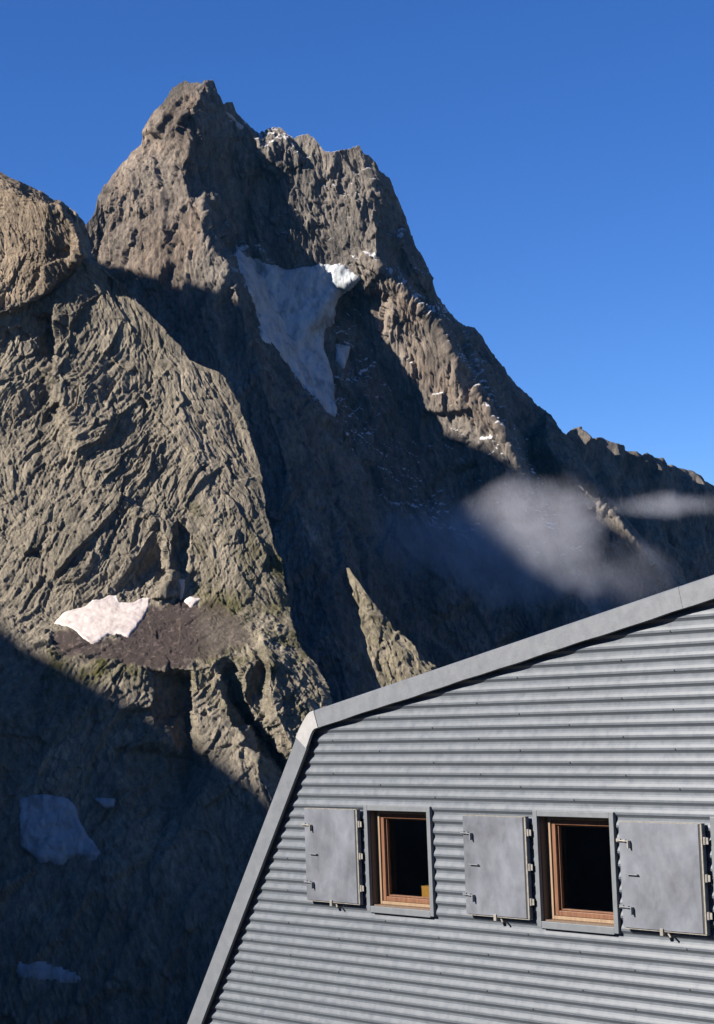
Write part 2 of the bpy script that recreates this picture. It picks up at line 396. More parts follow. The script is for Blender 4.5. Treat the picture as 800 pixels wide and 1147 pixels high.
# ------------------------------------------------------------------ far ridge on the right
def far_ridge():
    S = [(480, 420), (560, 455), (600, 475), (622, 492), (634, 486), (640, 481), (646, 479), (652, 477), (657, 482), (662, 490), (668, 489), (676, 489), (681, 494), (688, 498), (700, 500), (712, 506), (716, 511), (722, 508), (731, 514), (738, 515), (744, 519), (750, 521), (770, 529), (800, 544), (870, 575)]
    xs = np.arange(560, 871, 1.1); ys = np.interp(xs, [p[0] for p in S], [p[1] for p in S]); t = np.linspace(0, 1, 200)
    X = np.repeat(xs[None], 200, 0); Y = ys[None] + (1000 - ys[None]) * t[:, None]
    L = [[(x, y, (x - 560) * 2.2) for x, y in S], [(560, 1000, 0), (870, 1000, 620)]]
    off = field(X, Y, L); D = 3900 - 1.0 * (Y - 480) + off
    G = P(X, Y, D); nr = normals(G); q = G.reshape(-1, 3).copy(); q[:, 2] *= .5
    d = (facets(q / 90, 31) * 44 + facets(q / 34, 32) * 18 + facets(q / 13, 33) * 8).reshape(X.shape)
    amp = .35 + .65 * np.clip((Y - Y[0:1]) / 20, 0, 1)
    G = G + nr * (d * amp)[..., None]
    back = np.array([G[0] + np.array([0, 60.0 * k, -50.0 * k]) for k in range(14, 0, -1)])
    A = np.concatenate([back, G]); zz0 = np.zeros(A.shape[:2])
    sheet('mountain_ridge', A, M_far, dict(brown=zz0, dust=zz0, scree=zz0, grass=zz0), right=(20, 10, -12, 55), bottom=(0, -9, -22, 28))
far_ridge()

# ------------------------------------------------------------------ near buttress on the left
EDGE = [(-60, 140), (-20, 178), (20, 202), (52, 218), (59, 224), (68, 226), (77, 232), (86, 240), (93, 249), (97, 258), (101, 272), (106, 285), (112, 296), (122, 306), (137, 317), (152, 334), (168, 352), (185, 370), (203, 387), (212, 403), (228, 410), (242, 416),
        (250, 420), (258, 433), (268, 450), (274, 466), (278, 480), (286, 502), (291, 522), (295, 546), (298, 568), (304, 590), (307, 608), (314, 625), (317, 645), (322, 664), (325, 690), (334, 717), (344, 735), (356, 748), (364, 760),
        (371, 774), (371, 790), (378, 810), (388, 850), (400, 900), (420, 980), (440, 1060), (470, 1160), (500, 1260)]
def buttress():
    ex = np.array([p[0] for p in EDGE], float); ey = np.array([p[1] for p in EDGE], float)
    ys = np.concatenate([np.arange(142, 800, 0.7), np.arange(800, 960, 1.0), np.arange(960, 1260, 3.0)])
    xr = np.interp(ys, ey, ex) + jag(ys, 9, 1.6)
    t = np.linspace(0, 1, 540) ** .9
    xl = np.minimum(-70.0, xr - 60)
    X = xl[:, None] + (xr - xl)[:, None] * t[None]; Y = np.repeat(ys[:, None], len(t), 1)
    base = lambda y: float(np.interp(y, [140, 400, 600, 680, 742, 900, 1260], [1690, 1640, 1575, 1550, 1490, 1440, 1330]))
    BASE = np.interp(Y, [140, 400, 600, 680, 742, 900, 1260], [1690, 1640, 1575, 1550, 1490, 1440, 1330])
    # offsets in metres (+ is deeper)
    L = [[(x, y, float(np.interp(y, [140, 205, 222, 278, 292, 300], [20, 20, 55, 60, 12, 0]))) for x, y in EDGE],
         [(-70, 140, 25), (-70, 300, 25), (-70, 500, 35), (-70, 680, 40), (-70, 742, 40), (-70, 1260, 60)],
         # brown block at the top left and the dark cleft on its right
         [(-20, 200, -5), (20, 216, -20), (50, 229, -34), (64, 233, -30), (71, 238, -30), (79, 249, -30), (84, 259, -30), (88, 271, -32), (91, 283, -26), (90, 290, -16), (76, 301, -12), (64, 314, -10), (50, 328, -8), (0, 352, -6), (-40, 370, 0)],
         [(74, 235, 40), (88, 252, 45), (96, 273, 40), (99, 287, 12), (92, 294, 1), (78, 305, 1), (66, 318, 1), (52, 332, 1), (0, 360, 3)],
         # main face: shallow ribs and gullies
         [(100, 292, 0), (150, 380, 5), (200, 480, 0), (235, 560, -4), (265, 640, -6), (290, 700, -8)],
         [(30, 350, 6), (52, 360, 18), (57, 385, 22), (46, 420, 12)], [(60, 350, 0), (66, 385, 0), (60, 420, 0)],
         [(-10, 420, 10), (60, 470, 18), (75, 520, 14)], [(40, 400, 5), (90, 500, 2), (105, 540, 4)],
         # dark cleft above the snow
         [(196, 580, 4), (201, 596, 16), (198, 622, 14), (203, 638, 14), (206, 648, 4)], [(168, 600, 2), (176, 630, 20), (186, 640, 20), (170, 660, 10)], [(182, 590, -4), (190, 640, -4), (180, 668, 0)], [(190, 585, -4), (197, 586, -4), (193, 615, -2)],
         [(210, 580, 0), (212, 620, 2), (210, 645, 4)],
         # foot of the wall, snow and scree bench
         [(52, 690, 18), (62, 700, 14), (75, 686, 12), (105, 672, 10), (125, 668, 10), (165, 672, 8), (205, 668, 6), (235, 676, 0), (262, 700, -4), (285, 720, -8)],
         [(52, 735, 6), (85, 742, -2), (120, 745, -6), (160, 748, -8), (205, 752, -12), (240, 732, -10), (262, 724, -12)],
         # lower ribs and gullies
         [(260, 735, -10), (256, 760, 10), (262, 785, 18), (280, 808, 28), (300, 835, 36), (318, 858, 40), (350, 920, 40)],
         [(248, 735, -16), (250, 775, -16), (258, 800, -20), (276, 830, -24), (292, 855, -26), (305, 885, -28), (330, 960, -30)],
         [(275, 728, -12), (274, 760, -14), (272, 785, -8), (292, 808, -6), (312, 838, -2), (326, 855, 2), (352, 900, 6)],
         [(290, 735, -12), (295, 750, 0), (290, 775, 0)], [(300, 735, -20), (299, 760, -20), (310, 800, -22), (330, 845, -16)],
         [(202, 752, -6), (206, 770, 14), (210, 795, 20), (215, 850, 20)], [(215, 748, -16), (214, 775, -14), (222, 810, -14), (240, 870, -14), (260, 960, -10)],
         [(0, 800, 0), (60, 820, -4), (120, 840, -8), (180, 830, -6)], [(-40, 1000, 20), (60, 1000, 0), (160, 1000, -14), (300, 1100, -20)],
         ]
    off = blur(field(X, Y, L), 1)
    D = BASE + off
    G = P(X, Y, D); nr = normals(blur(G, 4)); flat = G.reshape(-1, 3)
    q = flat.copy(); wx = fbm(flat / 90, 5, 3); q[:, 0] += wx * 8; q[:, 2] += fbm(flat / 90 + 30, 6, 3) * 10
    xx, zz = q[:, 0].copy(), q[:, 2].copy(); a = .42                 # slabs lean to the right going down
    q[:, 0] = xx * math.cos(a) + zz * math.sin(a); q[:, 2] = (-xx * math.sin(a) + zz * math.cos(a)) * .30
    q2 = flat.copy(); a = -.55
    q2[:, 0] = xx * math.cos(a) + zz * math.sin(a); q2[:, 2] = (-xx * math.sin(a) + zz * math.cos(a)) * .4
    mixm = np.clip(.8 + 1.2 * fbm(flat / 110 + 9, 91, 2), 0, 1)
    low = np.clip((Y.ravel() - 540) / 60, 0, 1) * np.clip((230 - X.ravel()) / 40, 0, 1)
    mixm = mixm * (1 - low) + low * .15
    d = (mixm * (facets(q / 46, 41, 300) * 5.0 + facets(q / 15, 42, 500) * 2.3 + facets(q / 6, 43, 500) * 1.6 + crack(q / 30, 45, 14) * 1.8
                   + saw(q[:, 0] / 7.5 + (.9 * fbm(q / 18, 65, 3))) * .9 * np.clip(.5 + fbm(q / 30, 66, 2), 0, 1.2) + saw(q[:, 0] / 3.4 + (.9 * fbm(q / 9, 67, 3))) * .5)
         + (1 - mixm) * (facets(q2 / 40, 51, 300) * 7 + facets(q2 / 15, 52, 500) * 3.2 + facets(q2 / 6, 53, 500) * 1.8 + crack(q2 / 28, 55, 14) * 2.0 + saw(q2[:, 0] / 6 + 1.5 * fbm(q2 / 14, 68, 3)) * 1.0)
         + facets(q / 2.8, 44, 500) * .75)
    d = d.reshape(X.shape)
    big = [(60, 699), (66, 692), (72, 685), (90, 680), (100, 677), (103, 673), (112, 673), (124, 667), (131, 668), (134, 675), (150, 676), (160, 670), (168, 670), (167, 680), (160, 692), (153, 702), (144, 714), (135, 711), (122, 711), (112, 718), (102, 721), (94, 716), (86, 708), (74, 702)]
    s2 = [(206, 671), (212, 667), (218, 669), (227, 670), (221, 674), (214, 680), (207, 675)]
    s3 = [(200, 649), (207, 649), (207, 658), (204, 670), (201, 673), (203, 660)]
    scree = [(56, 700), (75, 702), (92, 712), (140, 710), (168, 676), (205, 674), (240, 672), (258, 690), (278, 700), (285, 722), (250, 728), (222, 742), (206, 754), (180, 750), (120, 742), (60, 732)]
    mott = fbm(flat / 16, 95, 4).reshape(X.shape)
    sm_ = np.clip((blur(inpoly(X, Y, scree).astype(float), 13) + .38 * mott - .42) * 3.2 + .2, 0, 1); bg_ = blur((inpoly(X, Y, big) | inpoly(X, Y, s2) | inpoly(X, Y, s3)).astype(float), 2)
    amp = 1 - np.maximum(.72 * sm_, .88 * bg_)
    amp *= .35 + .65 * np.clip((xr[:, None] - X) / 14, 0, 1)
    shade = [(22, 895), (52, 890), (70, 893), (84, 900), (88, 915), (97, 935), (113, 955), (108, 963), (88, 957), (72, 960), (66, 965), (40, 960), (24, 950)]
    sh2 = [(105, 894), (130, 894), (127, 903), (117, 905)]; sh3 = [(20, 1078), (52, 1077), (74, 1087), (92, 1095), (84, 1100), (50, 1096), (20, 1092)]
    shm = blur((inpoly(X, Y, shade) | inpoly(X, Y, sh2) | inpoly(X, Y, sh3)).astype(float), 2); amp *= 1 - .8 * shm
    G = G + nr * (d * amp)[..., None]
    # right flank, turning away behind the edge
    side = []
    for k in range(1, 22):
        pe = G[:, -1] * (1 + .0028 * k) + np.array([-5.0 * k, 0, -34.0 * k]); side.append(pe)
    side = np.stack(side, 1); sq = side.reshape(-1, 3)
    sd = (facets(sq / 60, 71) * 20 + fbm(sq / 20, 72) * 4).reshape(side.shape[:2]) * np.linspace(0, 1, 21)[None]
    side[..., 0] -= np.abs(sd) * .4; side[..., 1] += sd
    A = np.concatenate([G, side], 1)
    z0 = np.zeros(side.shape[:2]); cat = lambda a: np.concatenate([a, z0], 1)
    at_s = (cat(sm_ * np.clip(1.15 - np.clip((X - 205) / 60, 0, .5), 0, 1)))
    at_b = (cat(blur(inpoly(X, Y, [(-70, 140), (52, 218), (95, 250), (97, 288), (52, 328), (-70, 370)]).astype(float), 2)))
    gr = blur((inpoly(X, Y, [(215, 560), (310, 590), (375, 770), (330, 860), (215, 770), (230, 690), (215, 660)]) | inpoly(X, Y, [(52, 725), (210, 745), (215, 775), (52, 765)]) | inpoly(X, Y, [(212, 690), (262, 690), (285, 730), (212, 760)])).astype(float), 10)
    gr *= np.clip(.55 + .8 * fbm(flat / 38, 83, 4).reshape(X.shape), 0, 1)
    sheet('rock_buttress', A, M_near, dict(scree=at_s, brown=at_b, grass=cat(gr), dust=np.zeros(A.shape[:2])), left=(-10, -4, -11, 60), bottom=(0, -7, -17, 26))
    g = 'snow patches on the mountains'
    drape('snow_patch', X, Y, G, big, M_snow, 1.1, 'largest pinkish sunlit snow patch, on brown scree below the left rock wall', 'snow patch', k=1, group=g)
    drape('snow_patch', X, Y, G, s2, M_snow, .8, 'small sunlit snow patch at the top of the brown scree, below a thin white sliver', 'snow patch', k=1, group=g)
    drape('snow_patch', X, Y, G, s3, M_snow, .8, 'thin upright sliver of snow in the rock cleft above the scree', 'snow patch', k=1, group=g)
    drape('snow_patch', X, Y, G, shade, M_snow_shade, 2.0, 'larger dim grey snow patch in deep shadow low on the left', 'snow patch', k=2, group=g, rough=.3)
    drape('snow_patch', X, Y, G, sh2, M_snow_shade, 1.4, 'tiny dim snow patch in deep shadow right of the large shaded one', 'snow patch', k=1, group=g)
    drape('snow_patch', X, Y, G, sh3, M_snow_shade, 1.4, 'faint thin snow streak in shadow near the bottom left corner', 'snow patch', k=1, group=g)
buttress()

# ------------------------------------------------------------------ small sunlit spur behind the roof
def spur():
    ys = np.arange(636, 1000, .8)
    xl = np.interp(ys, [636, 645, 655, 668, 680, 700, 720, 740, 770, 1000], [388.5, 390, 393, 397, 402, 405, 410, 416, 428, 470])
    xr = np.interp(ys, [636, 645, 655, 668, 680, 700, 715, 730, 742, 760, 1000], [391, 397, 404, 413, 421, 437, 452, 470, 484, 500, 700])
    t = np.linspace(0, 1, 150); X = xl[:, None] + (xr - xl)[:, None] * t[None]; Y = np.repeat(ys[:, None], 150, 1)
    u = t[None] + 0 * X
    D = 2020 - .5 * (Y - 636) - 10 * u - 8 * np.sin(u * 3.1) * np.clip((Y - 640) / 60, 0, 1)
    G = P(X, Y, D); nr = normals(blur(G, 2)); q = G.reshape(-1, 3).copy()
    xx, zz = q[:, 0].copy(), q[:, 2].copy(); a = .45
    q[:, 0] = xx * math.cos(a) + zz * math.sin(a); q[:, 2] = (-xx * math.sin(a) + zz * math.cos(a)) * .4
    d = (facets(q / 22, 101, 50) * 5 + facets(q / 9, 102, 50) * 3 + facets(q / 4, 103, 50) * 1.6).reshape(X.shape) * np.clip((Y - 632) / 40, .15, 1)
    G = G + nr * d[..., None]
    def flank(E, dx):
        return np.stack([E + np.array([dx * k, 12.0 * k, -10.0 * k]) for k in range(1, 16)], 1)
    A = np.concatenate([flank(G[:, 0], 5.5)[:, ::-1], G, flank(G[:, -1], 7.0)], 1)
    zz0 = np.zeros(A.shape[:2])
    sheet('rock_spur', A, M_near, dict(brown=zz0, dust=zz0, scree=zz0, grass=zz0 + .35), bottom=(2, -6, -18, 26))
spur()

# ------------------------------------------------------------------ mountain across the valley (outside the picture, to the left)
def shade_ridge():
    tgt = [  # boundary points of its shadow on what we see: x, y, depth
        (0, 716, 1515), (52, 742, 1495), (160, 790, 1462), (230, 836, 1450), (300, 886, 1420),
        (480, 800, 1975),
        (120, 301, 3210), (264, 327, 3050), (575, 510, 3075), (688, 578, 3060)]
    Xw = -1500.0; pts = []
    for x, y, D in tgt:
        p = P(x, y, D); t = (Xw - p[0]) / SUN[0]; q = p + SUN * t; pts.append((q[1], q[2]))
    pts.sort(); print('shade ridge', [(round(a), round(b)) for a, b in pts])
    return pts
PR = shade_ridge()
yy = [-6000, -2500, -900, -300, 400] + [p[0] for p in PR] + [3600, 5000, 7000]
zz = [-200, 150, 250, 420, PR[0][1] - 130] + [p[1] for p in PR] + [1300, 900, 200]
def valley_wall():
    ys = np.arange(-5500, 6500, 40.0); zs = np.interp(ys, yy, zz); zs = np.convolve(np.pad(zs, 2, mode='edge'), np.ones(5) / 5, 'valid')
    n1 = fbm(np.stack([ys / 160, ys * 0, ys * 0], 1), 201, 3)
    u = np.concatenate([-np.linspace(1, 0, 40)[:-1] ** 1.3 , [0], np.linspace(0, 1, 50)[1:] ** 1.3])
    A = np.zeros((len(u), len(ys), 3)); H = zs + 600
    for i, s in enumerate(u):
        A[i, :, 0] = -1500 + s * (1050 if s > 0 else 2200); A[i, :, 1] = ys; A[i, :, 2] = zs - H * abs(s) ** .9
    q = A.reshape(-1, 3); d = (ridged(q / 420, 202, 5, .55) * 46).reshape(A.shape[:2])
    near = np.abs(u)[:, None]; A[..., 2] += d * np.clip(near * 3, 0, 1); A[..., 2] += (n1 * 12)[None] * (1 - np.clip(near * 3, 0, 1))
    o = mesh_obj('mountain_side', q, grid_faces(len(u), len(ys)), M_near, smooth=False); setp(o, kind='structure')
    for a_ in ('brown', 'dust', 'scree', 'grass'): attr(o, a_, np.zeros(A.shape[:2]))
valley_wall()

# ------------------------------------------------------------------ ground: hut terrace falling into the valley
HX, HY = 1.1, 16.1
def ground():
    rr = np.concatenate([np.linspace(0, 40, 50), np.geomspace(42, 11500, 80)]); an = np.linspace(0, 2 * math.pi, 181)
    R_, A_ = np.meshgrid(rr, an, indexing='ij')
    x = 4 + R_ * np.cos(A_); y = 8 + R_ * np.sin(A_)
    z = np.interp(R_, [0, 18, 30, 60, 300, 900, 2500, 8000, 12000], [-4.3, -4.3, -6.0, -22, -170, -500, -640, -700, -760])
    z = z - .85 * np.clip((-x) * .5 + (y - 17.5), 0, 60)
    p = np.stack([x.ravel(), y.ravel(), z.ravel()], 1)
    n = fbm(p / 9, 301, 4).reshape(z.shape) * np.clip((R_ - 13) / 40, 0.03, 1) * .9 + fbm(p / 150, 305, 4).reshape(z.shape) * np.clip((R_ - 60) / 500, 0, 1) * 40
    z = z + n * 1.0
    o = mesh_obj('ground', np.stack([x, y, z], -1).reshape(-1, 3), grid_faces(*z.shape), M_near, smooth=True); setp(o, kind='structure')
    for a_ in ('brown', 'dust'): attr(o, a_, np.zeros(z.shape))
    attr(o, 'scree', np.full(z.shape, .5)); attr(o, 'grass', np.full(z.shape, .6))
ground()

# ------------------------------------------------------------------ the hut
def metal(name, col, var, rough, scale, metallic=0.0, streak=None, bump=0.0, sheet=0.0, spangle=0.0):
    col = dim(col, .72); m, nt, b = mat_new(name); tc = nt.nodes.new('ShaderNodeTexCoord'); v = tc.outputs['Object']
    if streak:
        mp = nt.nodes.new('ShaderNodeMapping'); mp.inputs['Scale'].default_value = streak; nt.links.new(v, mp.inputs[0]); vs = mp.outputs[0]
    else: vs = v
    n = noise(nt, vs, scale, 6, .6, .3)
    lo = [c * (1 - var) for c in col]; hi = [c * (1 + var) for c in col]
    c = ramp(nt, n, [(.32, lo), (.5, col), (.68, hi)])
    if spangle:
        vo = nt.nodes.new('ShaderNodeTexVoronoi'); vo.inputs['Scale'].default_value = 90; nt.links.new(v, vo.inputs['Vector'])
        c = mixc(nt, 1.0, c, ramp(nt, vo.outputs['Color'], [(.1, (1 - spangle,) * 3), (.9, (1 + spangle,) * 3)]), 'MULTIPLY')
    if sheet:
        sx = nt.nodes.new('ShaderNodeSeparateXYZ'); nt.links.new(v, sx.inputs[0]); cb = nt.nodes.new('ShaderNodeCombineXYZ')
        for i, (ax, k) in enumerate((('X', 1.07), ('Z', .985))):
            nt.links.new(mth(nt, 'FLOOR', mth(nt, 'MULTIPLY', sx.outputs[ax], k)), cb.inputs[i])
        wn = nt.nodes.new('ShaderNodeTexWhiteNoise'); wn.noise_dimensions = '3D'; nt.links.new(cb.outputs[0], wn.inputs['Vector'])
        c = mixc(nt, 1.0, c, ramp(nt, wn.outputs['Value'], [(0, (1 - sheet,) * 3), (1, (1 + sheet,) * 3)]), 'MULTIPLY')
        n9 = noise(nt, v, 34, 5, .7); c = mixc(nt, 1.0, c, ramp(nt, n9, [(.3, (.94,) * 3), (.7, (1.06,) * 3)]), 'MULTIPLY')
    nt.links.new(c, b.inputs['Base Color']); b.inputs['Metallic'].default_value = metallic
    nr_ = noise(nt, v, scale * 2.2, 5, .6)
    rr = ramp(nt, nr_, [(.3, (rough - .08,) * 3), (.7, (rough + .1,) * 3)]); nt.links.new(rr, b.inputs['Roughness'])
    if bump:
        bp = nt.nodes.new('ShaderNodeBump'); bp.inputs['Strength'].default_value = .4; bp.inputs['Distance'].default_value = bump
        nt.links.new(noise(nt, v, scale * .8, 3, .5), bp.inputs['Height']); nt.links.new(bp.outputs[0], b.inputs['Normal'])
    return m
def wood(name, c1, c2):
    c1 = dim(c1); c2 = dim(c2); m, nt, b = mat_new(name); tc = nt.nodes.new('ShaderNodeTexCoord'); mp = nt.nodes.new('ShaderNodeMapping'); mp.inputs['Scale'].default_value = (30, 30, 2.2)
    nt.links.new(tc.outputs['Object'], mp.inputs[0]); n = noise(nt, mp.outputs[0], 1.6, 6, .65, .8)
    nt.links.new(ramp(nt, n, [(.3, c1), (.7, c2)]), b.inputs['Base Color']); b.inputs['Roughness'].default_value = .5
    return m
def plain(name, col, rough=.6, metallic=0.0):
    m, nt, b = mat_new(name); tc = nt.nodes.new('ShaderNodeTexCoord')
    n = noise(nt, tc.outputs['Object'], 12, 4); nt.links.new(ramp(nt, n, [(.3, [c * .85 for c in col]), (.7, [c * 1.15 for c in col])]), b.inputs['Base Color'])
    b.inputs['Roughness'].default_value = rough; b.inputs['Metallic'].default_value = metallic; return m
M_clad = metal('grey_cladding', (.084, .101, .124), .045, .42, 5.0, .15, (.35, 1, 2.0), .0, sheet=.035)
M_trim = metal('trim_metal', (.136, .152, .176), .05, .45, 5.0, .2, spangle=.07)
M_glare = metal('glare_flashing', (.33, .335, .345), .12, .25, 6.0, .1)  # paler than the other flashing: sun glare put into the colour
M_frame = metal('frame_paint', (.134, .150, .170), .06, .42, 7.0, .15)
M_shut = metal('shutter_zinc', (.130, .145, .176), .30, .42, 4.2, .2, (1, 1, .55), .004)
M_pale = metal('worn_metal', (.28, .275, .255), .2, .4, 20.0, .4)
M_dark = plain('dark_gap', (.012, .012, .014), .8)
M_wood = wood('varnished_wood', (.075, .028, .012), (.185, .082, .038))
M_woodp = wood('pale_wood', (.17, .115, .068), (.27, .19, .12))
M_lin = wood('reveal_lining', (.085, .056, .038), (.15, .10, .066))
M_room = plain('room_wall', (.06, .04, .03), .8)
M_yel = plain('yellow_plastic', (.42, .19, .02), .5)
gm, gnt, gb = mat_new('window_glass')
gnt.nodes.remove(gb); tr = gnt.nodes.new('ShaderNodeBsdfTransparent'); gl = gnt.nodes.new('ShaderNodeBsdfGlossy'); mx = gnt.nodes.new('ShaderNodeMixShader'); fr = gnt.nodes.new('ShaderNodeFresnel')
tr.inputs[0].default_value = (.75, .78, .8, 1); gl.inputs['Roughness'].default_value = .01; fr.inputs[0].default_value = 1.9
gg = gnt.nodes.new('ShaderNodeNewGeometry'); gnt.links.new(mth(gnt, 'MULTIPLY', fr.outputs[0], mth(gnt, 'SUBTRACT', 1.0, gg.outputs['Backfacing'])), mx.inputs[0]); gnt.links.new(tr.outputs[0], mx.inputs[1]); gnt.links.new(gl.outputs[0], mx.inputs[2])
gnt.links.new(mx.outputs[0], gnt.nodes['Material Output'].inputs[0]); M_glass = gm

OX, OY = 0.0, 0.0
_q = P(520., 900., 16.3); OX, OY = float(_q[0]), float(_q[1])
ANG = math.radians(-49.4474); GZ = -4.3
hut = bpy.data.objects.new('mountain_hut', None); COL.objects.link(hut)
hut.location = (OX, OY, GZ); hut.rotation_euler = (0, 0, ANG)
setp(hut, 'grey corrugated metal mountain hut with shuttered windows, seen at its gable wall', 'hut')
# local axes: x = s along the wall to the right, y = into the hut (so outwards is negative), z up
def L3(s, o, z): return (s, -o, z - GZ)
class MB:
    def __init__(self): self.v = []; self.f = []
    def box(self, s0, s1, o0, o1, z0, z1):
        b = len(self.v)
        for s in (s0, s1):
            for o in (o0, o1):
                for z in (z0, z1): self.v.append(L3(s, o, z))
        for f in ((0, 1, 3, 2), (4, 6, 7, 5), (0, 4, 5, 1), (2, 3, 7, 6), (0, 2, 6, 4), (1, 5, 7, 3)): self.f.append(tuple(b + i for i in f))
        return self
    def prism(self, poly, o0, o1):                # polygon in (s, z), extruded from o0 to o1
        b = len(self.v); n = len(poly)
        for o in (o0, o1):
            for s, z in poly: self.v.append(L3(s, o, z))
        self.f.append(tuple(b + i for i in range(n))); self.f.append(tuple(b + n + i for i in reversed(range(n))))
        for i in range(n): j = (i + 1) % n; self.f.append((b + i, b + n + i, b + n + j, b + j))
        return self
    def tube(self, p0, p1, r, n=10):
        a = Vector(L3(*p0)); c = Vector(L3(*p1)); d = (c - a).normalized(); x = d.orthogonal().normalized(); y = d.cross(x); b = len(self.v)
        for q in (a, c):
            for i in range(n): t = 2 * math.pi * i / n; self.v.append(tuple(q + x * r * math.cos(t) + y * r * math.sin(t)))
        self.f.append(tuple(b + i for i in reversed(range(n)))); self.f.append(tuple(b + n + i for i in range(n)))
        for i in range(n): j = (i + 1) % n; self.f.append((b + i, b + j, b + n + j, b + n + i))
        return self
    def build(self, name, mat, parent, bevel=0.0, smooth=False):
        o = mesh_obj(name, self.v, self.f, mat, parent, smooth)
        import bmesh
        bm = bmesh.new(); bm.from_mesh(o.data); bmesh.ops.recalc_face_normals(bm, faces=bm.faces); bm.to_mesh(o.data); bm.free()
        if bevel:
            md = o.modifiers.new('soft edges', 'BEVEL'); md.width = bevel; md.segments = 2; md.limit_method = 'ANGLE'
        return o

# trim line (centre of measurements on the wall plane)
RS = (0.739 + 0.079) / (2.337 + 1.949)           # roof slope
def roof_out(s): return -0.079 + (s + 1.949) * RS
def roof_in(s): return -0.235 + (s + 1.873) * (0.557 + .235) / (2.324 + 1.873)
def steep_out(z): return -2.136 + (-0.264 - z) * (-3.727 + 2.136) / (2.63 - .264)
def steep_in(z): return -1.971 + (-0.364 - z) * (-3.477 + 1.971) / (2.61 - .364)
SA = 4.3; SR = 2 * SA                            # ridge position; the right half mirrors the left
ZB = GZ + .05; DEP = 9.0
# corrugated cladding with openings
WIN = [(-1.235, -0.455, -0.965, -1.800), (0.865, 1.645, -0.972, -1.805), (2.690, 3.430, -0.985, -1.815)]   # s0, s1, ztop, zbot (openings)
pitch = .0985; dpt = .018
def prof():
    out = []; z = 1.35; k = 0
    prof_pts = [(0, -.003), (.010, 0), (.027, 0), (.036, -.008), (.050, -dpt), (.056, -dpt), (.070, -.017), (.086, -.008)]        # crest, underside, trough, sloped top of the next crest
    while z > ZB:
        for dz, o in prof_pts: out.append((z - dz, o))
        z -= pitch
    zs = np.array([p[0] for p in out]); os_ = np.array([p[1] for p in out])
    for W_ in WIN:
        for zc in (W_[2], W_[3]):
            if not np.any(np.abs(zs - zc) < 1e-4):
                o = np.interp(-zc, -zs, os_); zs = np.append(zs, zc); os_ = np.append(os_, o); i = np.argsort(-zs); zs = zs[i]; os_ = os_[i]
    return zs, os_
zs, os_ = prof()
def left_s(z):
    mid = -0.16
    sz = steep_out(z) + .06
    if z > -0.20: sz = max(sz, (z + .05 + .079) / RS - 1.949)
    return sz
V_, F_ = [], []
for i in range(len(zs) - 1):
    z1, z0 = zs[i], zs[i + 1]; l1, l0 = left_s(z1), left_s(z0)
    if l1 > SA: continue
    segs = [(l1, l0)]; e1, e0 = SR - l1, SR - l0
    cuts = sorted([W_ for W_ in WIN if W_[2] > (z0 + z1) / 2 > W_[3]])
    edges = [l1, l0]; cur = (l1, l0)
    parts = []
    for W_ in cuts: parts.append((cur[0], cur[1], W_[0], W_[0])); cur = (W_[1], W_[1])
    parts.append((cur[0], cur[1], e1, e0))
    for (a1, a0, b1, b0) in parts:
        nseg = max(1, int((b1 - a1) / .6))
        for k in range(nseg):
            u, v = k / nseg, (k + 1) / nseg
            b = len(V_)
            V_ += [L3(a1 + (b1 - a1) * u, os_[i], z1), L3(a0 + (b0 - a0) * u, os_[i + 1], z0), L3(a0 + (b0 - a0) * v, os_[i + 1], z0), L3(a1 + (b1 - a1) * v, os_[i], z1)]
            F_.append((b, b + 1, b + 2, b + 3))
wl = mesh_obj('cladding', V_, F_, M_clad, hut)
wl['label'] = 'horizontal corrugated grey cladding of the gable wall'
# backing wall behind the cladding, with the same openings
bk = MB(); oi, oo = -.24, -.045
cols = [-3.6]
def wall_piece(s0, s1, z0, z1): bk.box(s0, s1, oi, oo, z0, z1)
ztop_, zbot_ = max(W_[2] for W_ in WIN), min(W_[3] for W_ in WIN)
s_left = steep_out(-1.85) + .35
prev = -2.45
for W_ in WIN:
    wall_piece(prev, W_[0] - .002, zbot_, ztop_); wall_piece(W_[0], W_[1], W_[2], ztop_ + .001); wall_piece(W_[0], W_[1], zbot_ - .001, W_[3]); prev = W_[1] + .002
wall_piece(prev, SR + 2.45, zbot_, ztop_)
bk.prism([(steep_out(ZB) + .15, ZB), (SR - steep_out(ZB) - .15, ZB), (SR - steep_out(zbot_) - .15, zbot_ - .002), (steep_out(zbot_) + .15, zbot_ - .002)], oi, oo)
bk.prism([(steep_out(ztop_) + .15, ztop_ + .002), (SR - steep_out(ztop_) - .15, ztop_ + .002), (SR + 1.8, -.22), (SA, roof_out(SA) - .15), (-1.8, -.22)], oi, oo)
bk.build('inner_wall', M_room, hut)
# body behind the gable: bevelled side walls, roof planes, rear wall, floor
sec = [(steep_out(ZB) + .03, ZB), (steep_out(-.264) + .03, -.264), (-1.949 + .02, -.079 - .03), (SA, roof_out(SA) - .03), (SR + 1.949 - .02, -.109), (SR - steep_out(-.264) - .03, -.264), (SR - steep_out(ZB) - .03, ZB)]
sh = MB()
for (a, b) in zip(sec[:-1], sec[1:]):
    n_ = Vector((-(b[1] - a[1]), b[0] - a[0])).normalized() * .04
    i0 = len(sh.v)
    for o in (-.02, -DEP):
        for (s, z) in (a, b, (b[0] - n_.x, b[1] - n_.y), (a[0] - n_.x, a[1] - n_.y)): sh.v.append(L3(s, o, z))
    for f in ((0, 1, 2, 3), (7, 6, 5, 4), (0, 4, 5, 1), (1, 5, 6, 2), (2, 6, 7, 3), (3, 7, 4, 0)): sh.f.append(tuple(i0 + k for k in f))
sh.build('roof', M_trim, hut)
rw = MB(); rw.prism([(p[0] + (.06 if p[0] < SA else -.06), p[1] - .05) for p in sec], -DEP + .02, -DEP + .1); rw.build('rear_wall', M_clad, hut)
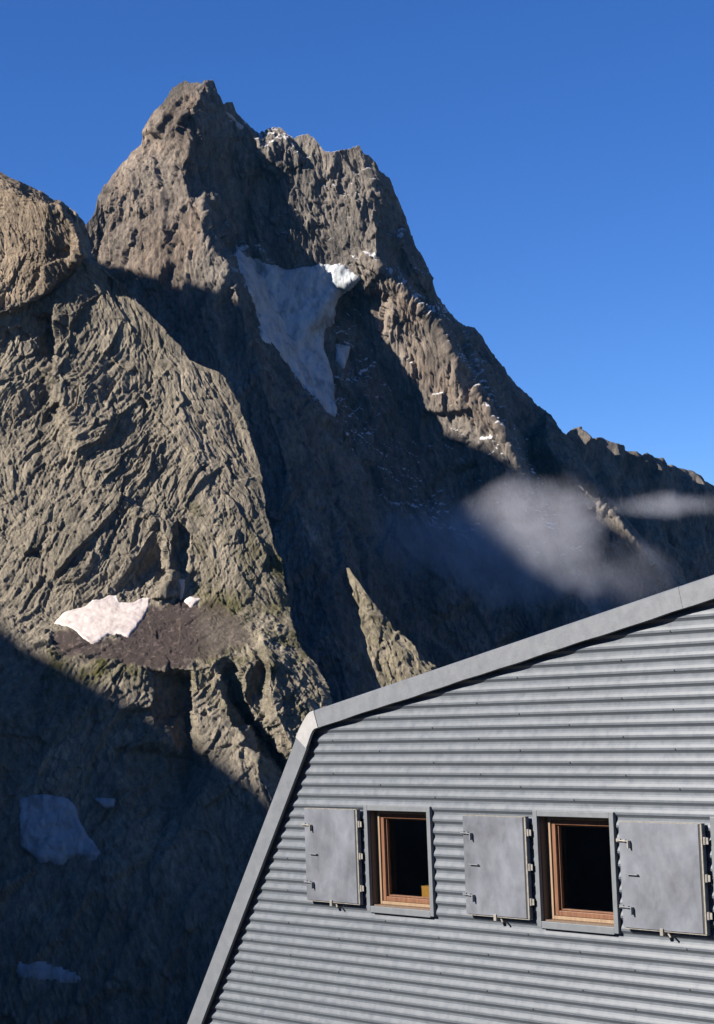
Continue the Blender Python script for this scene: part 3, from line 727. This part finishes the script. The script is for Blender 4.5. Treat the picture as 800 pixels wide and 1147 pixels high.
fl = MB(); fl.box(-3.4, SR + 3.4, -DEP + .2, -.3, -2.75, -2.65); fl.build('floor_slab', M_room, hut)
ba = MB(); ba.box(steep_out(ZB) - .05, SR - steep_out(ZB) + .05, -DEP - .05, .03, GZ - 5, ZB + .02); ba.build('foundation', plain('concrete', (.25, .24, .22), .9), hut)

# edge flashing: roof band, steep band, bent corner with painted sun glare
TO, TI = .062, .0
def strip(name, outer, inner, mat, o1=TO, lip=.012):
    m = MB(); n = len(outer); b = 0
    for (s, z), (s2, z2) in zip(outer, inner):
        d = Vector((s - s2, z - z2)).normalized()
        m.v += [L3(s, -.03, z), L3(s, o1 - lip, z), L3(s - d.x * lip, o1, z - d.y * lip), L3(s2 + d.x * .004, o1, z2 + d.y * .004), L3(s2, o1 - .006, z2), L3(s2, o1 - .024, z2)]
    k = 6
    for i in range(n - 1):
        for j in range(k - 1): m.f.append((i * k + j, (i + 1) * k + j, (i + 1) * k + j + 1, i * k + j + 1))
    m.f.append(tuple(range(k))); m.f.append(tuple((n - 1) * k + j for j in reversed(range(k))))
    return m.build(name, mat, hut)
def rng(a, b, n): return [a + (b - a) * i / (n - 1) for i in range(n)]
def wob(s, k=1.0): return .0022 * k * math.sin(s * 5.1 + 1) + .0016 * k * math.sin(s * 13.7)
ss = rng(-1.845, SA, 60)
so_ = [(s - .035, roof_out(s - .035)) for s in ss]; si_ = [(s, roof_in(s) + wob(s)) for s in ss]
# three lengths of roof flashing, each lapping the next
for a, b, oo_ in ((0, 22, TO), (21, 43, TO + .003), (42, 60, TO)):
    strip('roof_flashing', so_[a:b], si_[a:b], M_trim, oo_)
strip('roof_flashing', [(SR - s, z) for s, z in so_], [(SR - s, z) for s, z in si_], M_trim)
zz_ = rng(-.40, ZB, 50)
eo = [(steep_out(z + .09), z + .09) for z in zz_]; ei = [(steep_in(z), z) for z in zz_]
strip('side_flashing', eo, ei, M_trim); strip('side_flashing', [(SR - s, z) for s, z in eo], [(SR - s, z) for s, z in ei], M_trim)
co = [(-2.165, -.302), (-2.136, -.262), (-2.105, -.222), (-2.055, -.168), (-1.995, -.108), (-1.952, -.082), (-1.885, -.067)]
ci = [(-2.005, -.412), (-1.975, -.366), (-1.958, -.334), (-1.932, -.292), (-1.902, -.256), (-1.875, -.238), (-1.825, -.228)]
cn = strip('corner_flashing', co, ci, M_glare, TO + .008); cn['label'] = 'bent corner flashing with sun glare in its pale colour'
# dark strip standing in for the shadow in the gap under the flashing
gp = MB(); ts = rng(-1.86, SA, 40)
gp.prism([(s, roof_in(s) + .012) for s in ts] + [(s, roof_in(s) + .05) for s in reversed(ts)], .001, .03)
gp.build('gap_shade', M_dark, hut)
gp = MB(); zq = rng(-.37, ZB, 30); gp.prism([(steep_in(z) - .012, z) for z in zq] + [(steep_in(z) - .05, z) for z in reversed(zq)], .001, .03)
gp.build('gap_shade', M_dark, hut)

# windows and shutters
def window(W_, idx):
    s0, s1, zt, zb = W_
    fw_ = .046; m = MB(); oa, ob = -.012, .024
    for (a, b, c, d) in ((s0 - fw_, s0, zb - fw_, zt + fw_), (s1, s1 + fw_, zb - fw_, zt + fw_)): m.box(a, b, oa, ob, c, d)
    m.box(s0 + .0005, s1 - .0005, oa, ob - .001, zt, zt + fw_ - .001); m.box(s0 + .0005, s1 - .0005, oa, ob - .001, zb - fw_ - .01, zb)
    fr_ = m.build('window', M_frame, hut, .003)
    # reveal lining
    r = MB(); dp = -.15
    r.box(s0 - .03, s0 + .004, dp, oa - .002, zb - .02, zt + .02); r.box(s0 + .0045, s0 + .0275, dp, -.080, zb + .011, zt - .006); r.box(s1 - .004, s1 + .03, dp, oa - .002, zb - .02, zt + .02)
    r.box(s0 + .005, s1 - .005, dp, oa - .002, zt - .004, zt + .03); r.box(s0 + .005, s1 - .005, dp, oa - .002, zb - .03, zb + .010)
    r.build('reveal', M_lin, fr_)
    # wooden casing and sash
    def ring(mb, a, b, zt_, zb_, w_, o0, o1):
        mb.box(a, a + w_, o0, o1, zb_, zt_); mb.box(b - w_, b, o0, o1, zb_, zt_)
        mb.box(a + w_ + .0004, b - w_ - .0004, o0, o1 - .0015, zt_ - w_, zt_ - .0005); mb.box(a + w_ + .0004, b - w_ - .0004, o0, o1 - .0015, zb_ + .0005, zb_ + w_)
    c = MB(); ring(c, s0 + .028, s1 - .006, zt - .006, zb + .011, .026, -.175, -.072); c.build('casing', M_woodp, fr_, .002)
    sa = MB(); ring(sa, s0 + .055, s1 - .033, zt - .033, zb + .038, .040, -.155, -.086); sa.build('sash', M_wood, fr_, .004)
    be = MB(); ring(be, s0 + .096, s1 - .074, zt - .074, zb + .079, .012, -.150, -.112); be.build('glazing_bead', M_wood, fr_, .002)
    g = MB(); g.box(s0 + .097, s1 - .075, -.142, -.138, zb + .080, zt - .075); g.build('pane', M_glass, fr_)
    if idx == 1:
        k = MB(); k.tube((s0 + .022, -.083, (zt + zb) / 2), (s0 + .022, -.072, (zt + zb) / 2), .007); k.build('latch', M_dark, fr_)
    return fr_
def shutter(s0, s1, zt, zb, idx):
    o = MB(); a, b = .016, .056                         # closed frame, then the front plate
    o.box(s0 + .012, s1, a, a + .022, zb, zt); o.box(s0 + .014, s1 - .016, a + .0222, b - .003, zb + .014, zt - .010)
    root = o.build('shutter', M_shut, hut, .002)
    rim = MB(); rim.box(s0 + .004, s1 - .034, b - .0028, b + .002, zb + .004, zt - .001); rim.build('front_plate', M_shut, root, .0015)
    ed = MB(); ed.box(s1 - .0155, s1 - .0005, a + .0225, b + .001, zb + .002, zt - .002); ed.build('edge_strip', M_pale, root, .0015)
    grv = MB(); grv.box(s1 - .0325, s1 - .0165, b - .0025, b - .0010, zb + .006, zt - .006); grv.build('groove_shade', M_dark, root)  # black strip painting in the shade of the groove beside the plate
    for q0, q1, bo in ((zt + .0005, zt + .006, .003), (zb - .006, zb - .0005, .001)):
        tp = MB(); tp.box(s0 + .006, s1 - .002, a, b + bo, q0, q1); tp.build('edge_cap', M_pale, root)
    H = zt - zb
    for zf in (.175, .80):
        z = zt - H * zf; h = MB()
        h.tube((s0 - .012, b + .016, z), (s0 + .115, b + .016, z - .004), .006); h.box(s0 - .022, s0 + .02, a, b + .012, z - .012, z + .014)
        h.box(s0 + .055, s0 + .075, b + .002, b + .02, z - .009, z + .009)
        h.box(s0 + .108, s0 + .120, b + .003, b + .036, z - .055, z + .002); h.build('latch', M_pale if (zf < .5 and idx != 1) else M_frame, root, .001)
    z = zt - H * .49; h = MB(); h.tube((s0 + .075, b + .022, z), (s0 + .185, b + .022, z - .002), .005)
    h.box(s0 + .078, s0 + .086, b + .002, b + .022, z - .004, z + .004); h.box(s0 + .174, s0 + .182, b + .002, b + .022, z - .006, z + .002); h.build('handle', M_frame, root)
    h = MB(); sm = s0 + .50 * (s1 - s0)
    h.box(sm - .035, sm - .005, .005, b + .012, zb - .035, zb + .018); h.tube((sm, .02, zb - .012), (sm + .06, .055, zb - .045), .008); h.build('hold_back', M_pale, root, .001)
    for zf in (.15, .49, .83):
        z = zt - H * zf; h = MB()
        h.tube((s1 + .018, .048, z - .028), (s1 + .018, .048, z + .028), .0125, 12); h.box(s1 - .002, s1 + .018, .030, .046, z - .018, z + .018)
        h.box(s1 + .018, s1 + .05, .0452, .0495, z - .024, z + .024)
        h.build('hinge', M_pale, root)
for i, W_ in enumerate(WIN): window(W_, i)
shutter(-2.085, -1.335, -.962, -1.790, 0)
shutter(0.030, 0.770, -.982, -1.793, 1)
shutter(1.772, 2.590, -.994, -1.795, 2)
# fixing screws on the cladding
sc0 = None; rnd = random.Random(4); cnt = 0
for ci_, s in enumerate((-3.0, -2.42, -1.72, -1.05, -.37, .2, .69, 1.25, 1.82, 2.35)):
    for k in range(0, 40):
        z = 1.35 - pitch * k - .022
        if (k + ci_ * 2) % 3 or not (-2.85 < z < roof_in(s) - .06): continue
        if s < steep_in(z) + .08: continue
        if any(W_[0] - .12 < s < W_[1] + .12 and W_[3] - .1 < z < W_[2] + .1 for W_ in WIN): continue
        if any(a < s < b and -1.86 < z < -.92 for a, b in ((-2.1, -1.3), (0, .8), (1.75, 2.6))): continue
        sj = s + rnd.uniform(-.02, .02)
        if sc0 is None:
            h = MB(); h.tube((0, .0005, GZ), (0, .005, GZ), .0062, 8); sc0 = h.build('screw', M_dark, hut); ob = sc0
        else: ob = sc0.copy(); COL.objects.link(ob); ob.parent = hut
        ob.location = (sj, 0, z - GZ); cnt += 1
print('screws', cnt)
# yellow box on the sill inside the left window
yb = MB(); s_, z_ = -.815, WIN[0][3] + .045
yb.box(s_, s_ + .14, -.32, -.215, z_, z_ + .12); yo = yb.build('storage_box', M_yel, None, .004)
yb2 = MB(); yb2.box(s_ - .002, s_ + .142, -.322, -.213, z_ + .12, z_ + .128); lid = yb2.build('lid', M_yel, None, .002)
root = bpy.data.objects.new('yellow_box', None); COL.objects.link(root); root.location = hut.location; root.rotation_euler = hut.rotation_euler
yo.name = 'box_body'; yo.parent = root; lid.parent = root
setp(root, 'small yellow-orange box behind the pane, in the lower right corner of the left window', 'box')
sb = MB(); sb.box(WIN[0][0] + .01, WIN[0][1] - .01, -.42, -.18, z_ - .03, z_ - .001); sb.build('inner_sill', M_wood, hut)

# ------------------------------------------------------------------ clouds
def cloud(name, x, y, D, sx, sy, sz, dens, label, seed, soft=1.0):
    import bmesh
    bm = bmesh.new(); bmesh.ops.create_icosphere(bm, subdivisions=4, radius=1.0)
    me = bpy.data.meshes.new(name); vs = np.array([v.co[:] for v in bm.verts]); n = fbm(vs * 1.6 + seed, 400 + seed, 3)
    for v, k in zip(bm.verts, n): v.co *= 1 + .12 * float(k)
    bm.to_mesh(me); bm.free()
    m = bpy.data.materials.new('cloud_vapour'); m.use_nodes = True; t = m.node_tree; t.nodes.remove(t.nodes['Principled BSDF'])
    pv = t.nodes.new('ShaderNodeVolumePrincipled'); pv.inputs['Color'].default_value = (.80, .84, .97, 1); pv.inputs['Anisotropy'].default_value = .1
    tc = t.nodes.new('ShaderNodeTexCoord'); ln = t.nodes.new('ShaderNodeVectorMath'); ln.operation = 'LENGTH'; t.links.new(tc.outputs['Object'], ln.inputs[0])
    mp = t.nodes.new('ShaderNodeMapping'); mp.inputs['Scale'].default_value = (sx / 100, sy / 100, sz / 100); mp.inputs['Location'].default_value = (seed, 0, seed); t.links.new(tc.outputs['Object'], mp.inputs[0])
    nz = noise(t, mp.outputs[0], 1.5, 6, .62, .4)
    fall = mth(t, 'SUBTRACT', 1.0, ln.outputs['Value'])
    dd = mth(t, 'SUBTRACT', mth(t, 'ADD', mth(t, 'MULTIPLY', nz, 2.4), mth(t, 'MULTIPLY', fall, 1.5 * soft)), 1.52)
    dd = mth(t, 'MULTIPLY', mth(t, 'MULTIPLY', dd, 1.0, True), dens)
    dd = mth(t, 'MULTIPLY', dd, mth(t, 'MULTIPLY', fall, 4.0, True))
    t.links.new(dd, pv.inputs['Density']); t.links.new(pv.outputs[0], t.nodes['Material Output'].inputs['Volume'])
    me.materials.append(m); o = bpy.data.objects.new(name, me); COL.objects.link(o)
    p = P(x, y, D); o.location = p; o.scale = (sx, sy, sz)
    setp(o, label, 'cloud'); return o
cloud('cloud', 590, 612, 2640, 165, 88, 118, .0080, 'brightest rounded grey puff of cloud drifting before the dark mountainside', 3, 1.2)
cloud('cloud', 500, 612, 2760, 150, 80, 92, .0052, 'thin bluish veil of cloud left of the bright rounded puff', 8)
cloud('cloud', 690, 655, 2720, 120, 70, 80, .0035, 'faint thin wisp of cloud low to the right of the bright puff', 12)
cloud('cloud', 752, 566, 2900, 130, 70, 30, .006, 'flat pale streak of cloud at the right edge under the far ridge', 15)

# ------------------------------------------------------------------ thin blue mountain air
hv = [(x, y, z) for x in (-12500, 12500) for y in (-12500, 12500) for z in (-1150, 1900)]
hm = bpy.data.materials.new('mountain_air'); hm.use_nodes = True; ht = hm.node_tree; ht.nodes.remove(ht.nodes['Principled BSDF'])
hp = ht.nodes.new('ShaderNodeVolumePrincipled'); hp.inputs['Color'].default_value = (.03, .38, 1.0, 1); hp.inputs['Density'].default_value = 3.2e-6; hp.inputs['Anisotropy'].default_value = 0.0
ht.links.new(hp.outputs[0], ht.nodes['Material Output'].inputs['Volume'])
hz = mesh_obj('haze', hv, [(0, 1, 3, 2), (4, 6, 7, 5), (0, 4, 5, 1), (2, 3, 7, 6), (0, 2, 6, 4), (1, 5, 7, 3)], hm); setp(hz, kind='stuff')
